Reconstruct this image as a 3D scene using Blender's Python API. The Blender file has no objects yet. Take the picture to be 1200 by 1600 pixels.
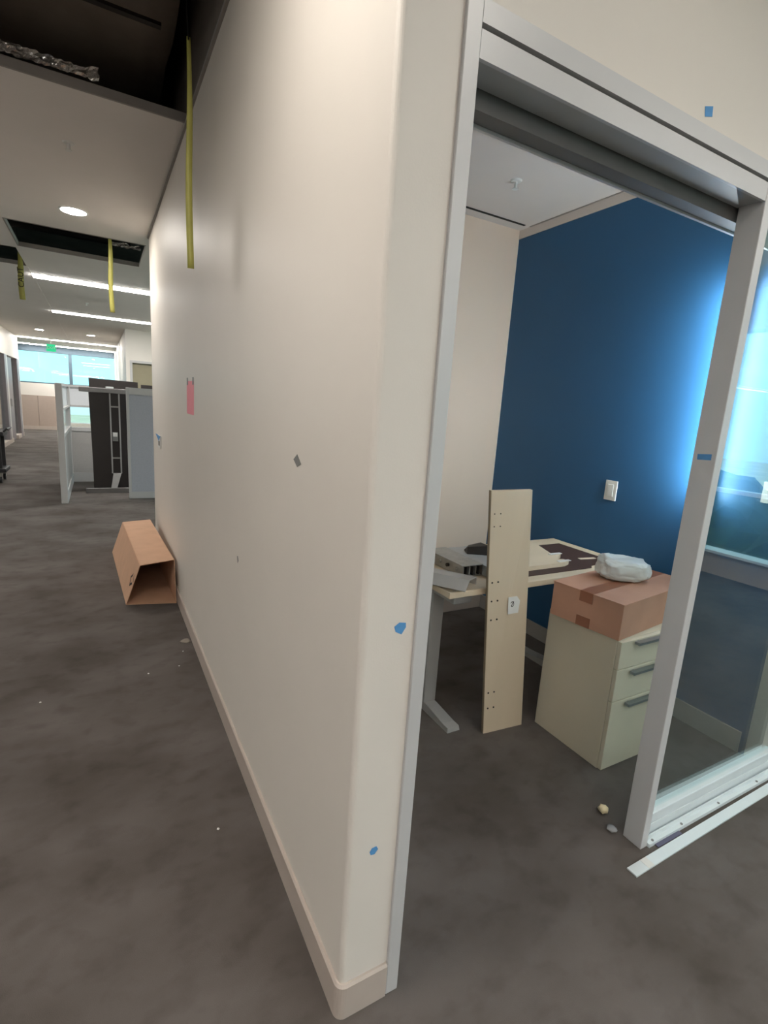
import bpy, bmesh, math, random
from mathutils import Vector, Matrix, noise
random.seed(7)
scene = bpy.context.scene
C = scene.collection

# ------------------------------------------------------------------ camera
CAM_H = 1.44
cam_data = bpy.data.cameras.new('camera')
cam = bpy.data.objects.new('camera', cam_data)
C.objects.link(cam)
yaw, pitch, roll = 0.515291, 0.197345, 0.067047
fwd = Vector((math.sin(yaw) * math.cos(pitch), math.cos(yaw) * math.cos(pitch), -math.sin(pitch)))
rt = Vector((math.cos(yaw), -math.sin(yaw), 0))
up = rt.cross(fwd)
rt2 = rt * math.cos(roll) + up * math.sin(roll)
up2 = up * math.cos(roll) - rt * math.sin(roll)
m = Matrix((rt2, up2, -fwd)).transposed().to_4x4()
m.translation = (0, 0, CAM_H)
cam.matrix_world = m
cam_data.sensor_fit = 'VERTICAL'
cam_data.sensor_height = 24.0
cam_data.lens = 795.57 / 1600 * 24.0
cam_data.clip_start = 0.03
cam_data.clip_end = 400
scene.camera = cam

# ------------------------------------------------------------------ world, exposure
scene.view_settings.view_transform = 'Standard'
scene.view_settings.look = 'None'
scene.view_settings.exposure = 0.92
scene.view_settings.gamma = 1.0
scene.view_settings.use_curve_mapping = False
world = bpy.data.worlds.new('sky')
scene.world = world
world.use_nodes = True
bg = world.node_tree.nodes['Background']
bg.inputs['Color'].default_value = (0.55, 0.90, 1.0, 1)
bg.inputs['Strength'].default_value = 1.0

LINEAR_POWER = 20.0       # radiance of the linear ceiling lights
DOWN_POWER = 125.0        # radiance of the round downlights
WALL_LAMP_POWER = 44.0
ADDED_OFFICE_POWER = 4.0  # radiance of the light added inside the office
ADDED_PENDANT_POWER = 12.5  # radiance of the added hanging lights

# ------------------------------------------------------------------ materials
def lin(c):
    c = c / 255.0
    return c / 12.92 if c <= 0.04045 else ((c + 0.055) / 1.055) ** 2.4
def rgb(r, g, b):
    return (lin(r), lin(g), lin(b), 1)

def mat(name, col, rough=0.6, metal=0.0, var=0.06, scale=12.0, bump=0.0, bscale=60.0, spec=0.5, stretch=None, col2=None):
    m = bpy.data.materials.new(name); m.use_nodes = True
    nt = m.node_tree; b = nt.nodes['Principled BSDF']
    b.inputs['Roughness'].default_value = rough
    b.inputs['Metallic'].default_value = metal
    b.inputs['Specular IOR Level'].default_value = spec
    tc = nt.nodes.new('ShaderNodeTexCoord')
    mp = nt.nodes.new('ShaderNodeMapping')
    nt.links.new(tc.outputs['Object'], mp.inputs['Vector'])
    if stretch: mp.inputs['Scale'].default_value = stretch
    n = nt.nodes.new('ShaderNodeTexNoise')
    n.inputs['Scale'].default_value = scale; n.inputs['Detail'].default_value = 5
    nt.links.new(mp.outputs['Vector'], n.inputs['Vector'])
    r = nt.nodes.new('ShaderNodeValToRGB')
    r.color_ramp.elements[0].position = 0.3; r.color_ramp.elements[1].position = 0.7
    a = col; d = col2
    if d is None:
        d = tuple(min(1, c * (1 + var)) for c in col[:3]) + (1,)
        a = tuple(c * (1 - var) for c in col[:3]) + (1,)
    r.color_ramp.elements[0].color = a; r.color_ramp.elements[1].color = d
    nt.links.new(n.outputs['Fac'], r.inputs['Fac'])
    nt.links.new(r.outputs['Color'], b.inputs['Base Color'])
    if bump > 0:
        n2 = nt.nodes.new('ShaderNodeTexNoise'); n2.inputs['Scale'].default_value = bscale; n2.inputs['Detail'].default_value = 3
        nt.links.new(tc.outputs['Object'], n2.inputs['Vector'])
        bp = nt.nodes.new('ShaderNodeBump'); bp.inputs['Strength'].default_value = bump; bp.inputs['Distance'].default_value = 0.004
        nt.links.new(n2.outputs['Fac'], bp.inputs['Height']); nt.links.new(bp.outputs['Normal'], b.inputs['Normal'])
    return m

def emit(name, col, strength):
    m = bpy.data.materials.new(name); m.use_nodes = True
    nt = m.node_tree; nt.nodes.clear()
    e = nt.nodes.new('ShaderNodeEmission'); o = nt.nodes.new('ShaderNodeOutputMaterial')
    e.inputs['Color'].default_value = col; e.inputs['Strength'].default_value = strength
    nt.links.new(e.outputs[0], o.inputs[0])
    return m

def glass(name, tint, f0=0.04, rough=0.0, frost=0.0, frostcol=(0.9, 0.9, 0.92, 1)):
    """architectural sheet glass: clear transmission plus Fresnel reflection; frost adds a translucent film"""
    m = bpy.data.materials.new(name); m.use_nodes = True
    nt = m.node_tree; nt.nodes.clear()
    o = nt.nodes.new('ShaderNodeOutputMaterial')
    t = nt.nodes.new('ShaderNodeBsdfTransparent'); t.inputs['Color'].default_value = tint
    g = nt.nodes.new('ShaderNodeBsdfGlossy'); g.inputs['Roughness'].default_value = rough
    g.inputs['Color'].default_value = (0.95, 1, 1, 1)
    lw = nt.nodes.new('ShaderNodeLayerWeight'); lw.inputs['Blend'].default_value = 0.5
    pw = nt.nodes.new('ShaderNodeMath'); pw.operation = 'POWER'; pw.inputs[1].default_value = 5
    f = nt.nodes.new('ShaderNodeMath'); f.operation = 'MULTIPLY_ADD'; f.inputs[1].default_value = 1 - f0; f.inputs[2].default_value = f0
    nt.links.new(lw.outputs['Facing'], pw.inputs[0]); nt.links.new(pw.outputs[0], f.inputs[0])
    mx = nt.nodes.new('ShaderNodeMixShader')
    nt.links.new(f.outputs[0], mx.inputs[0])
    if frost > 0:
        tl = nt.nodes.new('ShaderNodeBsdfTranslucent'); tl.inputs['Color'].default_value = frostcol
        df = nt.nodes.new('ShaderNodeBsdfDiffuse'); df.inputs['Color'].default_value = frostcol
        m1 = nt.nodes.new('ShaderNodeMixShader'); m1.inputs[0].default_value = 0.5
        nt.links.new(tl.outputs[0], m1.inputs[1]); nt.links.new(df.outputs[0], m1.inputs[2])
        m2 = nt.nodes.new('ShaderNodeMixShader'); m2.inputs[0].default_value = frost
        nt.links.new(t.outputs[0], m2.inputs[1]); nt.links.new(m1.outputs[0], m2.inputs[2])
        nt.links.new(m2.outputs[0], mx.inputs[1])
    else:
        nt.links.new(t.outputs[0], mx.inputs[1])
    nt.links.new(g.outputs[0], mx.inputs[2])
    nt.links.new(mx.outputs[0], o.inputs[0])
    return m

def carpet():
    m = bpy.data.materials.new('carpet'); m.use_nodes = True
    nt = m.node_tree; b = nt.nodes['Principled BSDF']
    b.inputs['Roughness'].default_value = 0.95; b.inputs['Specular IOR Level'].default_value = 0.15
    tc = nt.nodes.new('ShaderNodeTexCoord')
    def nz(sc, det, stretch, dist=0.0):
        mp = nt.nodes.new('ShaderNodeMapping'); mp.inputs['Scale'].default_value = stretch
        nt.links.new(tc.outputs['Object'], mp.inputs['Vector'])
        n = nt.nodes.new('ShaderNodeTexNoise'); n.inputs['Scale'].default_value = sc; n.inputs['Detail'].default_value = det
        n.inputs['Distortion'].default_value = dist
        nt.links.new(mp.outputs['Vector'], n.inputs['Vector']); return n
    n1 = nz(2.0, 7, (1, 1.4, 1), 0.1); n2 = nz(9, 6, (1, 1.3, 1), 0.15); n3 = nz(420, 2, (1, 1, 1))
    r1 = nt.nodes.new('ShaderNodeValToRGB')
    e = r1.color_ramp.elements
    e[0].position = 0.33; e[0].color = rgb(84, 78, 73); e[1].position = 0.68; e[1].color = rgb(107, 101, 98)
    nt.links.new(n1.outputs['Fac'], r1.inputs['Fac'])
    r2 = nt.nodes.new('ShaderNodeValToRGB')
    e = r2.color_ramp.elements
    e[0].position = 0.28; e[0].color = (0.80, 0.79, 0.78, 1); e[1].position = 0.5; e[1].color = (1, 1, 1, 1)
    nt.links.new(n2.outputs['Fac'], r2.inputs['Fac'])
    mu = nt.nodes.new('ShaderNodeMix'); mu.data_type = 'RGBA'; mu.blend_type = 'MULTIPLY'; mu.inputs[0].default_value = 1
    nt.links.new(r1.outputs[0], mu.inputs[6]); nt.links.new(r2.outputs[0], mu.inputs[7])
    nt.links.new(mu.outputs[2], b.inputs['Base Color'])
    bp = nt.nodes.new('ShaderNodeBump'); bp.inputs['Strength'].default_value = 0.35; bp.inputs['Distance'].default_value = 0.003
    nt.links.new(n3.outputs['Fac'], bp.inputs['Height']); nt.links.new(bp.outputs['Normal'], b.inputs['Normal'])
    return m

M = dict(
    wall=mat('cream wall paint', rgb(226, 220, 211), 0.5, var=0.012, scale=3, bump=0.05, bscale=220),
    office_wall=mat('beige wall paint', rgb(224, 205, 187), 0.6, var=0.012, scale=3, bump=0.05, bscale=220),
    blue=mat('blue accent paint', rgb(46, 95, 136), 0.5, var=0.02, scale=4, bump=0.05, bscale=220, spec=0.35),
    ceil=mat('ceiling paint', rgb(234, 230, 225), 0.85, var=0.015, scale=3),
    office_ceil=mat('office ceiling paint', rgb(222, 214, 208), 0.85, var=0.015, scale=3),
    lip=mat('ceiling edge trim', rgb(150, 144, 138), 0.6),
    plenum=mat('dark plenum', rgb(112, 105, 98), 0.9, var=0.3, scale=2),
    base=mat('baseboard vinyl', rgb(190, 178, 168), 0.45, var=0.02),
    frame=mat('clear aluminium frame', rgb(204, 204, 204), 0.4, metal=0.1, var=0.004, scale=10),
    trackm=mat('dull track aluminium', rgb(120, 118, 116), 0.5, metal=0.4, var=0.04),
    white_alu=mat('white aluminium', rgb(222, 230, 232), 0.4, metal=0.1, var=0.02),
    gap=mat('painted gap shade', rgb(40, 38, 36), 0.9),  # dark colour standing for the shade inside narrow recesses
    carpet=carpet(),
    maple=mat('maple laminate', rgb(214, 197, 172), 0.5, var=0.05, scale=6, stretch=(1, 1, 0.08)),
    maple_h=mat('maple laminate top', rgb(212, 196, 170), 0.5, var=0.05, scale=6, stretch=(0.1, 1, 1)),
    cream_lam=mat('cream laminate', rgb(214, 205, 184), 0.45, var=0.02, scale=5),
    edge=mat('laminate edge', rgb(146, 130, 108), 0.6),
    handle=mat('brushed grey pull', rgb(150, 156, 158), 0.35, metal=0.7, var=0.04),
    silver=mat('silver powder coat', rgb(176, 176, 174), 0.45, metal=0.3, var=0.04),
    steel=mat('galvanised steel', rgb(168, 166, 160), 0.4, metal=0.6, var=0.12, scale=25),
    darksteel=mat('dark steel', rgb(40, 36, 34), 0.5, metal=0.3),
    brown=mat('dark brown sheet', rgb(70, 50, 44), 0.6, var=0.1),
    card=mat('kraft cardboard', rgb(204, 164, 134), 0.8, var=0.05, scale=9, bump=0.06, bscale=90),
    card2=mat('reddish cardboard', rgb(194, 148, 124), 0.8, var=0.05, scale=9, bump=0.06, bscale=90),
    tapebrown=mat('brown packing tape', rgb(150, 98, 74), 0.35, var=0.05),
    ink=mat('black ink', rgb(34, 28, 24), 0.7),
    plastic=mat('white translucent plastic', rgb(214, 218, 216), 0.3, var=0.03),
    white=mat('white plastic', rgb(226, 226, 222), 0.4, var=0.01),
    grey=mat('grey plastic', rgb(128, 128, 126), 0.5),
    black=mat('black laminate', rgb(44, 38, 36), 0.45, var=0.1, scale=6),
    blacksatin=mat('black satin plastic', rgb(30, 30, 32), 0.5),
    panel_grey=mat('grey fabric panel', rgb(176, 178, 186), 0.9, var=0.05, scale=60),
    panel_light=mat('light fabric panel', rgb(176, 172, 168), 0.9, var=0.04, scale=60),
    panel_frame=mat('white panel frame', rgb(192, 190, 188), 0.4, var=0.015),
    yellow=mat('yellow caution tape', rgb(180, 177, 92), 0.45, var=0.06, scale=20),
    bluetape=mat('blue painters tape', rgb(88, 152, 208), 0.7, var=0.06, scale=60),
    pink=mat('pink paper', rgb(246, 158, 170), 0.8, var=0.02),
    foil=mat('crumpled foil', rgb(225, 222, 218), 0.16, metal=0.9, var=0.1),
    poly=mat('black poly sheet', rgb(134, 125, 115), 0.28, var=0.2, scale=4, bump=0.9, bscale=7),
    taupe=mat('taupe wall panel', rgb(176, 160, 148), 0.7, var=0.02),
    olive=mat('olive blind', rgb(150, 142, 118), 0.8, var=0.02),
    darkframe=mat('dark bronze frame', rgb(128, 121, 124), 0.45, metal=0.3, var=0.04),
    mullion=mat('slate mullion', rgb(86, 104, 116), 0.45, metal=0.3, var=0.04),
    film=mat('protective film', rgb(92, 88, 112), 0.3),
    foam=mat('yellowish foam', rgb(222, 206, 168), 0.9, var=0.06, scale=80),
    clearbit=mat('dull clear plastic', rgb(150, 152, 154), 0.25),
    dust=mat('plaster dust', rgb(140, 132, 122), 0.95),
    ground=mat('far ground', rgb(214, 200, 170), 0.95, scale=0.25, col2=rgb(244, 226, 196)),
    leaf=mat('tree leaves', rgb(52, 70, 44), 0.9, var=0.35, scale=2),
    bark=mat('tree bark', rgb(74, 62, 52), 0.95, var=0.2),
    sidelight=glass('sidelight glass', (0.88, 0.95, 0.95, 1), f0=0.20),
    extglass=glass('exterior glass', (0.80, 0.95, 0.96, 1), f0=0.04),
    clearglass=glass('clear partition glass', (0.92, 0.95, 0.95, 1)),
    frost=glass('frosted glass', (0.85, 0.9, 0.92, 1), rough=0.3, frost=0.8),
    linear=emit('linear lamp', (1, 0.96, 0.92, 1), LINEAR_POWER),
    down=emit('downlight lamp', (1, 0.93, 0.85, 1), DOWN_POWER),
    blueled=emit('cool led', (0.86, 0.96, 1.0, 1), WALL_LAMP_POWER),
    added_pendant=emit('pendant lamp', (1, 0.97, 0.94, 1), ADDED_PENDANT_POWER),
    added_office_lamp=emit('added office lamp', (1, 0.88, 0.74, 1), ADDED_OFFICE_POWER),
    exitgreen=emit('exit sign green', (0.03, 0.50, 0.22, 1), 0.75),
)

# ------------------------------------------------------------------ helpers
def link(o, parent=None):
    C.objects.link(o)
    if parent: o.parent = parent
    return o

def empty(name, loc=(0, 0, 0), parent=None):
    o = bpy.data.objects.new(name, None); o.location = loc; o.empty_display_size = 0.05
    return link(o, parent)

def tag(o, label=None, cat=None, group=None, kind=None):
    if label: o['label'] = label
    if cat: o['category'] = cat
    if group: o['group'] = group
    if kind: o['kind'] = kind
    return o

def world_to_local(parent, v):
    return Vector(v) - (parent.location if parent else Vector((0, 0, 0)))

def from_bm(name, bm, material, parent=None, smooth=False, origin=None):
    """bm is in world coordinates; the parent is an un-rotated Empty, or None"""
    bmesh.ops.recalc_face_normals(bm, faces=bm.faces[:])
    me = bpy.data.meshes.new(name)
    off = Vector(origin) if origin is not None else Vector((0, 0, 0))
    p = parent; tot = Vector((0, 0, 0))
    while p is not None:
        tot += p.location; p = p.parent
    bmesh.ops.translate(bm, verts=bm.verts[:], vec=-(off + tot) if origin is None else -off)
    bm.to_mesh(me); bm.free()
    mats = material if isinstance(material, (list, tuple)) else [material]
    for x in mats: me.materials.append(M[x])
    o = bpy.data.objects.new(name, me)
    if origin is not None: o.location = off - tot
    link(o, parent)
    if smooth:
        for f in me.polygons: f.use_smooth = True
    return o

def add_box(bm, x0, x1, y0, y1, z0, z1):
    vs = [bm.verts.new(c) for c in ((x0, y0, z0), (x1, y0, z0), (x1, y1, z0), (x0, y1, z0), (x0, y0, z1), (x1, y0, z1), (x1, y1, z1), (x0, y1, z1))]
    for f in ((0, 3, 2, 1), (4, 5, 6, 7), (0, 1, 5, 4), (1, 2, 6, 5), (2, 3, 7, 6), (3, 0, 4, 7)):
        bm.faces.new([vs[i] for i in f])
    return vs

def add_hexa(bm, bottom, top):
    vs = [bm.verts.new(c) for c in list(bottom) + list(top)]
    n = len(bottom)
    bm.faces.new(vs[:n][::-1]); bm.faces.new(vs[n:])
    for i in range(n):
        j = (i + 1) % n
        bm.faces.new((vs[i], vs[j], vs[n + j], vs[n + i]))
    return vs

def add_cyl(bm, p0, p1, r, seg=16, r2=None):
    p0, p1 = Vector(p0), Vector(p1); d = (p1 - p0).normalized()
    t = Vector((1, 0, 0)) if abs(d.x) < 0.9 else Vector((0, 1, 0))
    u = d.cross(t).normalized(); v = d.cross(u)
    r2 = r if r2 is None else r2
    A = [bm.verts.new(p0 + (u * math.cos(2 * math.pi * i / seg) + v * math.sin(2 * math.pi * i / seg)) * r) for i in range(seg)]
    B = [bm.verts.new(p1 + (u * math.cos(2 * math.pi * i / seg) + v * math.sin(2 * math.pi * i / seg)) * r2) for i in range(seg)]
    bm.faces.new(A[::-1]); bm.faces.new(B)
    for i in range(seg):
        j = (i + 1) % seg
        bm.faces.new((A[i], A[j], B[j], B[i]))

def bevel(bm, w, seg=2):
    bmesh.ops.recalc_face_normals(bm, faces=bm.faces[:])
    bmesh.ops.bevel(bm, geom=bm.edges[:], offset=w, segments=seg, profile=0.6, affect='EDGES')

def box(name, x0, x1, y0, y1, z0, z1, material, parent=None, bev=0.0, seg=2, origin=None):
    bm = bmesh.new(); add_box(bm, x0, x1, y0, y1, z0, z1)
    if bev > 0: bevel(bm, bev, seg)
    return from_bm(name, bm, material, parent, origin=origin)

def cyl(name, p0, p1, r, material, parent=None, seg=20, r2=None):
    bm = bmesh.new(); add_cyl(bm, p0, p1, r, seg, r2)
    return from_bm(name, bm, material, parent)

def struct(o):
    o['kind'] = 'structure'; return o

def text_mesh(name, body, size, material, parent, mat4, extrude=0.0005):
    cu = bpy.data.curves.new('txt', 'FONT'); cu.body = body; cu.size = size; cu.extrude = extrude
    cu.align_x = 'CENTER'; cu.align_y = 'CENTER'
    t = bpy.data.objects.new('txt', cu); C.objects.link(t)
    dg = bpy.context.evaluated_depsgraph_get()
    me = bpy.data.meshes.new_from_object(t.evaluated_get(dg))
    bpy.data.objects.remove(t); bpy.data.curves.remove(cu)
    tot = Vector((0, 0, 0)); p = parent
    while p is not None:
        tot += p.location; p = p.parent
    me.transform(Matrix.Translation(-tot) @ mat4)
    me.materials.clear(); me.materials.append(M[material]); me.name = name
    o = bpy.data.objects.new(name, me)
    return link(o, parent)

# ------------------------------------------------------------------ the setting
XW, YC = 0.45, 0.853            # corridor wall face, office front face
XB, YB = 2.53, 2.87             # blue wall face, office back wall face
CZ, OZ = 2.80, 2.68             # corridor ceiling, office ceiling
JX = 0.576                      # outer edge of the door frame
XE = 5.5                        # exterior window wall
YF = 21.3                       # far exterior wall
YEND = 5.35                     # end of the corridor wall

def slab(name, *a, **k): return struct(box(name, *a, **k))

slab('floor', -7, XE + 0.2, -8, YF + 0.2, -0.15, 0, 'carpet')

# corridor ceiling with three openings where panels are out
holes = [(-0.80, XW, 1.98, 3.09), (-0.64, XW, 5.64, 6.60), (-2.0, -0.665, 6.69, 7.58)]
bm = bmesh.new()
xs = sorted({-7, XE, XW, JX, XB + 0.12} | {h[0] for h in holes} | {h[1] for h in holes})
ys = sorted({-8, YF, YC, YEND, YB + 0.12} | {h[2] for h in holes} | {h[3] for h in holes})
for i in range(len(xs) - 1):
    for j in range(len(ys) - 1):
        cx, cy = (xs[i] + xs[i + 1]) / 2, (ys[j] + ys[j + 1]) / 2
        if any(h[0] < cx < h[1] and h[2] < cy < h[3] for h in holes): continue
        if XW < cx < XB + 0.12 and YC < cy < YEND: continue
        add_box(bm, xs[i], xs[i + 1], ys[j], ys[j + 1], CZ, CZ + 0.03)
bmesh.ops.remove_doubles(bm, verts=bm.verts[:], dist=1e-5)
seen = {}
for f in bm.faces[:]:
    k = tuple(round(c, 4) for c in f.calc_center_median())
    seen.setdefault(k, []).append(f)
bmesh.ops.delete(bm, geom=[f for fs in seen.values() if len(fs) > 1 for f in fs], context='FACES_ONLY')
ceiling = struct(from_bm('ceiling', bm, 'ceil'))
# upturned metal edges of the openings, seam strips
for hx0, hx1, hy0, hy1 in holes:
    for nm, a in (('edge_trim', (hx0, hx1, hy1 - 0.012, hy1 + 0.0, CZ - 0.004, CZ + 0.038)), ('edge_trim', (hx0, hx1, hy0, hy0 + 0.012, CZ - 0.003, CZ + 0.038)),
                  ('edge_trim', (hx0, hx0 + 0.012, hy0 + 0.012, hy1 - 0.012, CZ - 0.003, CZ + 0.038))):
        box(nm, *a, 'lip', ceiling)
box('seam_strip', -0.664, -0.650, 7.6, 20.9, CZ - 0.003, CZ + 0.001, 'ceil', ceiling)
box('seam_strip', -0.664, -0.650, 3.1, 5.6, CZ - 0.002, CZ + 0.001, 'ceil', ceiling)
slab('ceiling_slab', -7, XE + 0.2, -8, YF + 0.2, 3.75, 3.9, 'plenum')

# corridor wall: rounded outside corner, runs from the office front to its far end
def wall_block(name, pts, z0, z1, material):
    bm = bmesh.new(); add_hexa(bm, [(x, y, z0) for x, y in pts], [(x, y, z1) for x, y in pts])
    return struct(from_bm(name, bm, material))
def corner(cx, cy, r, a0, a1, n=6):
    return [(cx + r * math.cos(math.radians(a0 + (a1 - a0) * i / n)), cy + r * math.sin(math.radians(a0 + (a1 - a0) * i / n))) for i in range(n + 1)]
pts = corner(XW + 0.014, YC + 0.014, 0.014, 180, 270) + [(JX, YC), (JX, YEND)] + corner(XW + 0.014, YEND - 0.014, 0.014, 90, 180)
wall_left = wall_block('wall_left', pts, 0, CZ + 0.03, 'wall')
wall_block('wall_left_upper', pts, CZ + 0.0305, 3.75, 'plenum')
# wall end beyond, closes the block of offices
slab('wall_side', JX, XB + 0.12, YEND - 0.12, YEND, 0, 3.75, 'wall')
# wall angle trim on top of corridor wall
slab('trim_1', XW - 0.012, XW, YC, YEND, CZ - 0.014, CZ - 0.001, 'lip')
# office walls
slab('wall_front', JX, XB + 0.12, YC, 0.975, 2.150, 3.75, 'wall')
slab('wall_front_side', XB + 0.0, XE, YC, 0.975, 0, 2.150, 'wall')
slab('wall_front_upper', XB + 0.12, XE, YC, 0.975, 2.150, 3.75, 'wall')
slab('wall_right', XB, XB + 0.12, 0.975, YB + 0.12, 0, OZ - 0.055, 'blue')
slab('wall_right_upper', XB - 0.003, XB + 0.12, 0.975, YB + 0.12, OZ - 0.053, OZ, 'office_ceil')
slab('wall_back', JX, XB, YB, YB + 0.12, 0, OZ, 'office_wall')
slab('office_ceiling', JX, XB + 0.12, 0.975, YB + 0.12, OZ, OZ + 0.03, 'office_ceil')
slab('trim_2', 1.2, XB - 0.05, YB - 0.105, YB - 0.088, OZ - 0.004, OZ - 0.0005, 'gap')  # dark strip coloured as the shade line along the ceiling edge
slab('trim_3', XB - 0.012, XB - 0.0005, 0.975, YB - 0.1, OZ - 0.004, OZ - 0.0005, 'lip')
slab('trim_4', 0.7, 1.9, 1.92, 1.926, OZ - 0.003, OZ - 0.0005, 'lip')

# baseboards
def ring_profile(pts_out, pts_in, z0, z1):
    bm = bmesh.new()
    n = len(pts_out)
    rows = []
    for (xo, yo), (xi, yi) in zip(pts_out, pts_in):
        mid = ((xo + xi) / 2, (yo + yi) / 2)
        rows.append([bm.verts.new((xo, yo, z0)), bm.verts.new((xo, yo, z1 - 0.006)), bm.verts.new((mid[0], mid[1], z1)), bm.verts.new((xi, yi, z1)), bm.verts.new((xi, yi, z0))])
    for a, b in zip(rows, rows[1:]):
        for k in range(5):
            l = (k + 1) % 5
            bm.faces.new((a[k], a[l], b[l], b[k]))
    bm.faces.new(rows[0]); bm.faces.new(rows[-1][::-1])
    return bm
c_in = [(XW - 0.0005, YEND)] + corner(XW + 0.014, YC + 0.014, 0.0145, 180, 270) + [(JX - 0.002, YC - 0.0005)]
c_out = [(XW - 0.010, YEND)] + corner(XW + 0.014, YC + 0.014, 0.024, 180, 270) + [(JX - 0.002, YC - 0.010)]
struct(from_bm('baseboard_left', ring_profile(c_out, c_in, 0.0, 0.097), 'base'))
slab('baseboard_right', XB - 0.010, XB - 0.0005, 1.0, YB - 0.011, 0, 0.1, 'panel_light')
slab('baseboard_back', JX + 0.001, XB - 0.001, YB - 0.010, YB - 0.0005, 0, 0.1, 'base')

# ---- sliding-door front of the office: aluminium frame, head track, post, sidelight
d1 = struct(empty('door_1', (1.1, YC, 0)))
F0 = YC - 0.008
box('jamb', JX, 0.610, F0, 0.975, 0, 2.148, 'frame', d1, 0.0015, 1)
box('head_frame', 0.610, XB, F0, 0.975, 2.111, 2.148, 'frame', d1)
box('shadow_gap', 0.611, XB, F0 + 0.012, 0.97, 2.103, 2.111, 'gap', d1)  # dark filler coloured as the shade in the head groove
box('head_fascia', 0.611, 1.592, F0 + 0.002, F0 + 0.010, 2.058, 2.103, 'frame', d1)
box('head_soffit', 0.611, 1.592, F0 + 0.010, 0.918, 2.060, 2.066, 'silver', d1)
box('track_channel', 0.611, 1.70, 0.922, 0.962, 2.026, 2.103, 'trackm', d1)
box('track_lip', 0.611, XB, 0.964, 0.972, 2.020, 2.103, 'frame', d1)
box('post', 1.592, 1.628, F0, 0.914, 0, 2.103, 'frame', d1, 0.0015, 1)
struct(d1)
w1 = struct(empty('window_1', (2.0, 0.885, 0)))
box('pane', 1.628, XB, 0.884, 0.890, 0.095, 2.06, 'sidelight', w1)
box('head_rail', 1.628, XB, F0 + 0.002, 0.914, 2.060, 2.103, 'frame', w1)
box('bottom_rail', 1.628, XB, 0.868, 0.906, 0.022, 0.098, 'white_alu', w1, 0.002, 1)
sill = box('sill_track', 1.628, XB, 0.836, 0.914, 0.0, 0.014, 'white_alu', w1)
box('track_rib', 1.628, XB, 0.852, 0.857, 0.014, 0.030, 'white_alu', w1)
box('track_rib', 1.628, XB, 0.864, 0.867, 0.014, 0.060, 'white_alu', w1)
for sx in (1.655, 1.828, 2.073, 2.362):
    cyl('screw', (sx, 0.844, 0.014), (sx, 0.844, 0.017), 0.0045, 'grey', w1, 10)
box('protective_film', 1.66, 1.80, 0.822, 0.8365, 0.001, 0.004, 'film', w1)

# ---- exterior window walls (to the right behind the camera, and at the far end)
slab('wall_window_base', XE, XE + 0.2, -8, YC, 0, 0.23, 'taupe')
slab('wall_window_head', XE, XE + 0.2, -8, YC, 2.42, 3.75, 'wall')
n = 2
for k in range(4):
    y0, y1 = -8 + k * (8 + YC) / 4, -8 + (k + 1) * (8 + YC) / 4
    w = struct(empty('window_%d' % n, (XE + 0.1, (y0 + y1) / 2, 0.23))); n += 1
    box('mullion', XE + 0.04, XE + 0.14, y0, y0 + 0.05, 0.23, 2.42, 'mullion', w)
    box('mullion', XE + 0.04, XE + 0.14, y1 - 0.05, y1, 0.23, 2.42, 'mullion', w)
    box('transom', XE + 0.04, XE + 0.14, y0 + 0.05, y1 - 0.05, 0.845, 0.885, 'white_alu', w)
    box('sill', XE - 0.06, XE + 0.14, y0 + 0.05, y1 - 0.05, 0.23, 0.255, 'white_alu', w)
    box('pane', XE + 0.085, XE + 0.095, y0 + 0.05, y1 - 0.05, 0.255, 0.845, 'clearglass', w)
    box('pane', XE + 0.085, XE + 0.095, y0 + 0.05, y1 - 0.05, 0.885, 2.42, 'clearglass', w)
slab('wall_behind', -7, XE + 0.2, -8.15, -8, 0, 3.75, 'wall')
slab('wall_open_office', -7.15, -7, -8, YF, 0, 3.75, 'wall')

# far end wall: window band over a white sill panel and taupe panels
slab('wall_far_head', -7, 3.6, YF, YF + 0.2, 2.60, 3.75, 'mullion')
far_base = struct(empty('wall_far', (-1.4, YF, 0)))
for x0, x1 in ((-4.6, -3.2), (-3.19, -1.795), (-1.785, -1.0)):
    box('wall_panel', x0, x1, YF, YF + 0.2, 0.12, 1.15, 'taupe', far_base)
box('wall_panel', -7, -4.61, YF, YF + 0.2, 0.12, 1.15, 'taupe', far_base)
box('upper_band', -7, 3.6, YF, YF + 0.2, 1.15, 1.56, 'wall', far_base)
box('base_strip', -7, 3.6, YF - 0.02, YF + 0.2, 0.0, 0.12, 'base', far_base)
box('mid_band', -1.0, 3.6, YF, YF + 0.2, 0.83, 1.15, 'wall', far_base)
box('low_band', -1.0, 3.6, YF, YF + 0.2, 0.12, 0.25, 'wall', far_base)
for x0, x1 in ((-7, -5.0), (-5.0, -2.9), (-2.9, -0.79), (-0.79, 1.3), (1.3, 3.6)):
    w = struct(empty('window_%d' % n, ((x0 + x1) / 2, YF + 0.1, 1.56))); n += 1
    box('mullion', x0, x0 + 0.05, YF + 0.02, YF + 0.14, 1.56, 2.60, 'mullion', w)
    box('mullion', x1 - 0.05, x1, YF + 0.02, YF + 0.14, 1.56, 2.60, 'mullion', w)
    box('transom', x0 + 0.05, x1 - 0.05, YF + 0.02, YF + 0.14, 1.56, 1.60, 'mullion', w)
    box('pane', x0 + 0.05, x1 - 0.05, YF + 0.08, YF + 0.09, 1.60, 2.60, 'extglass', w)
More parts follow.
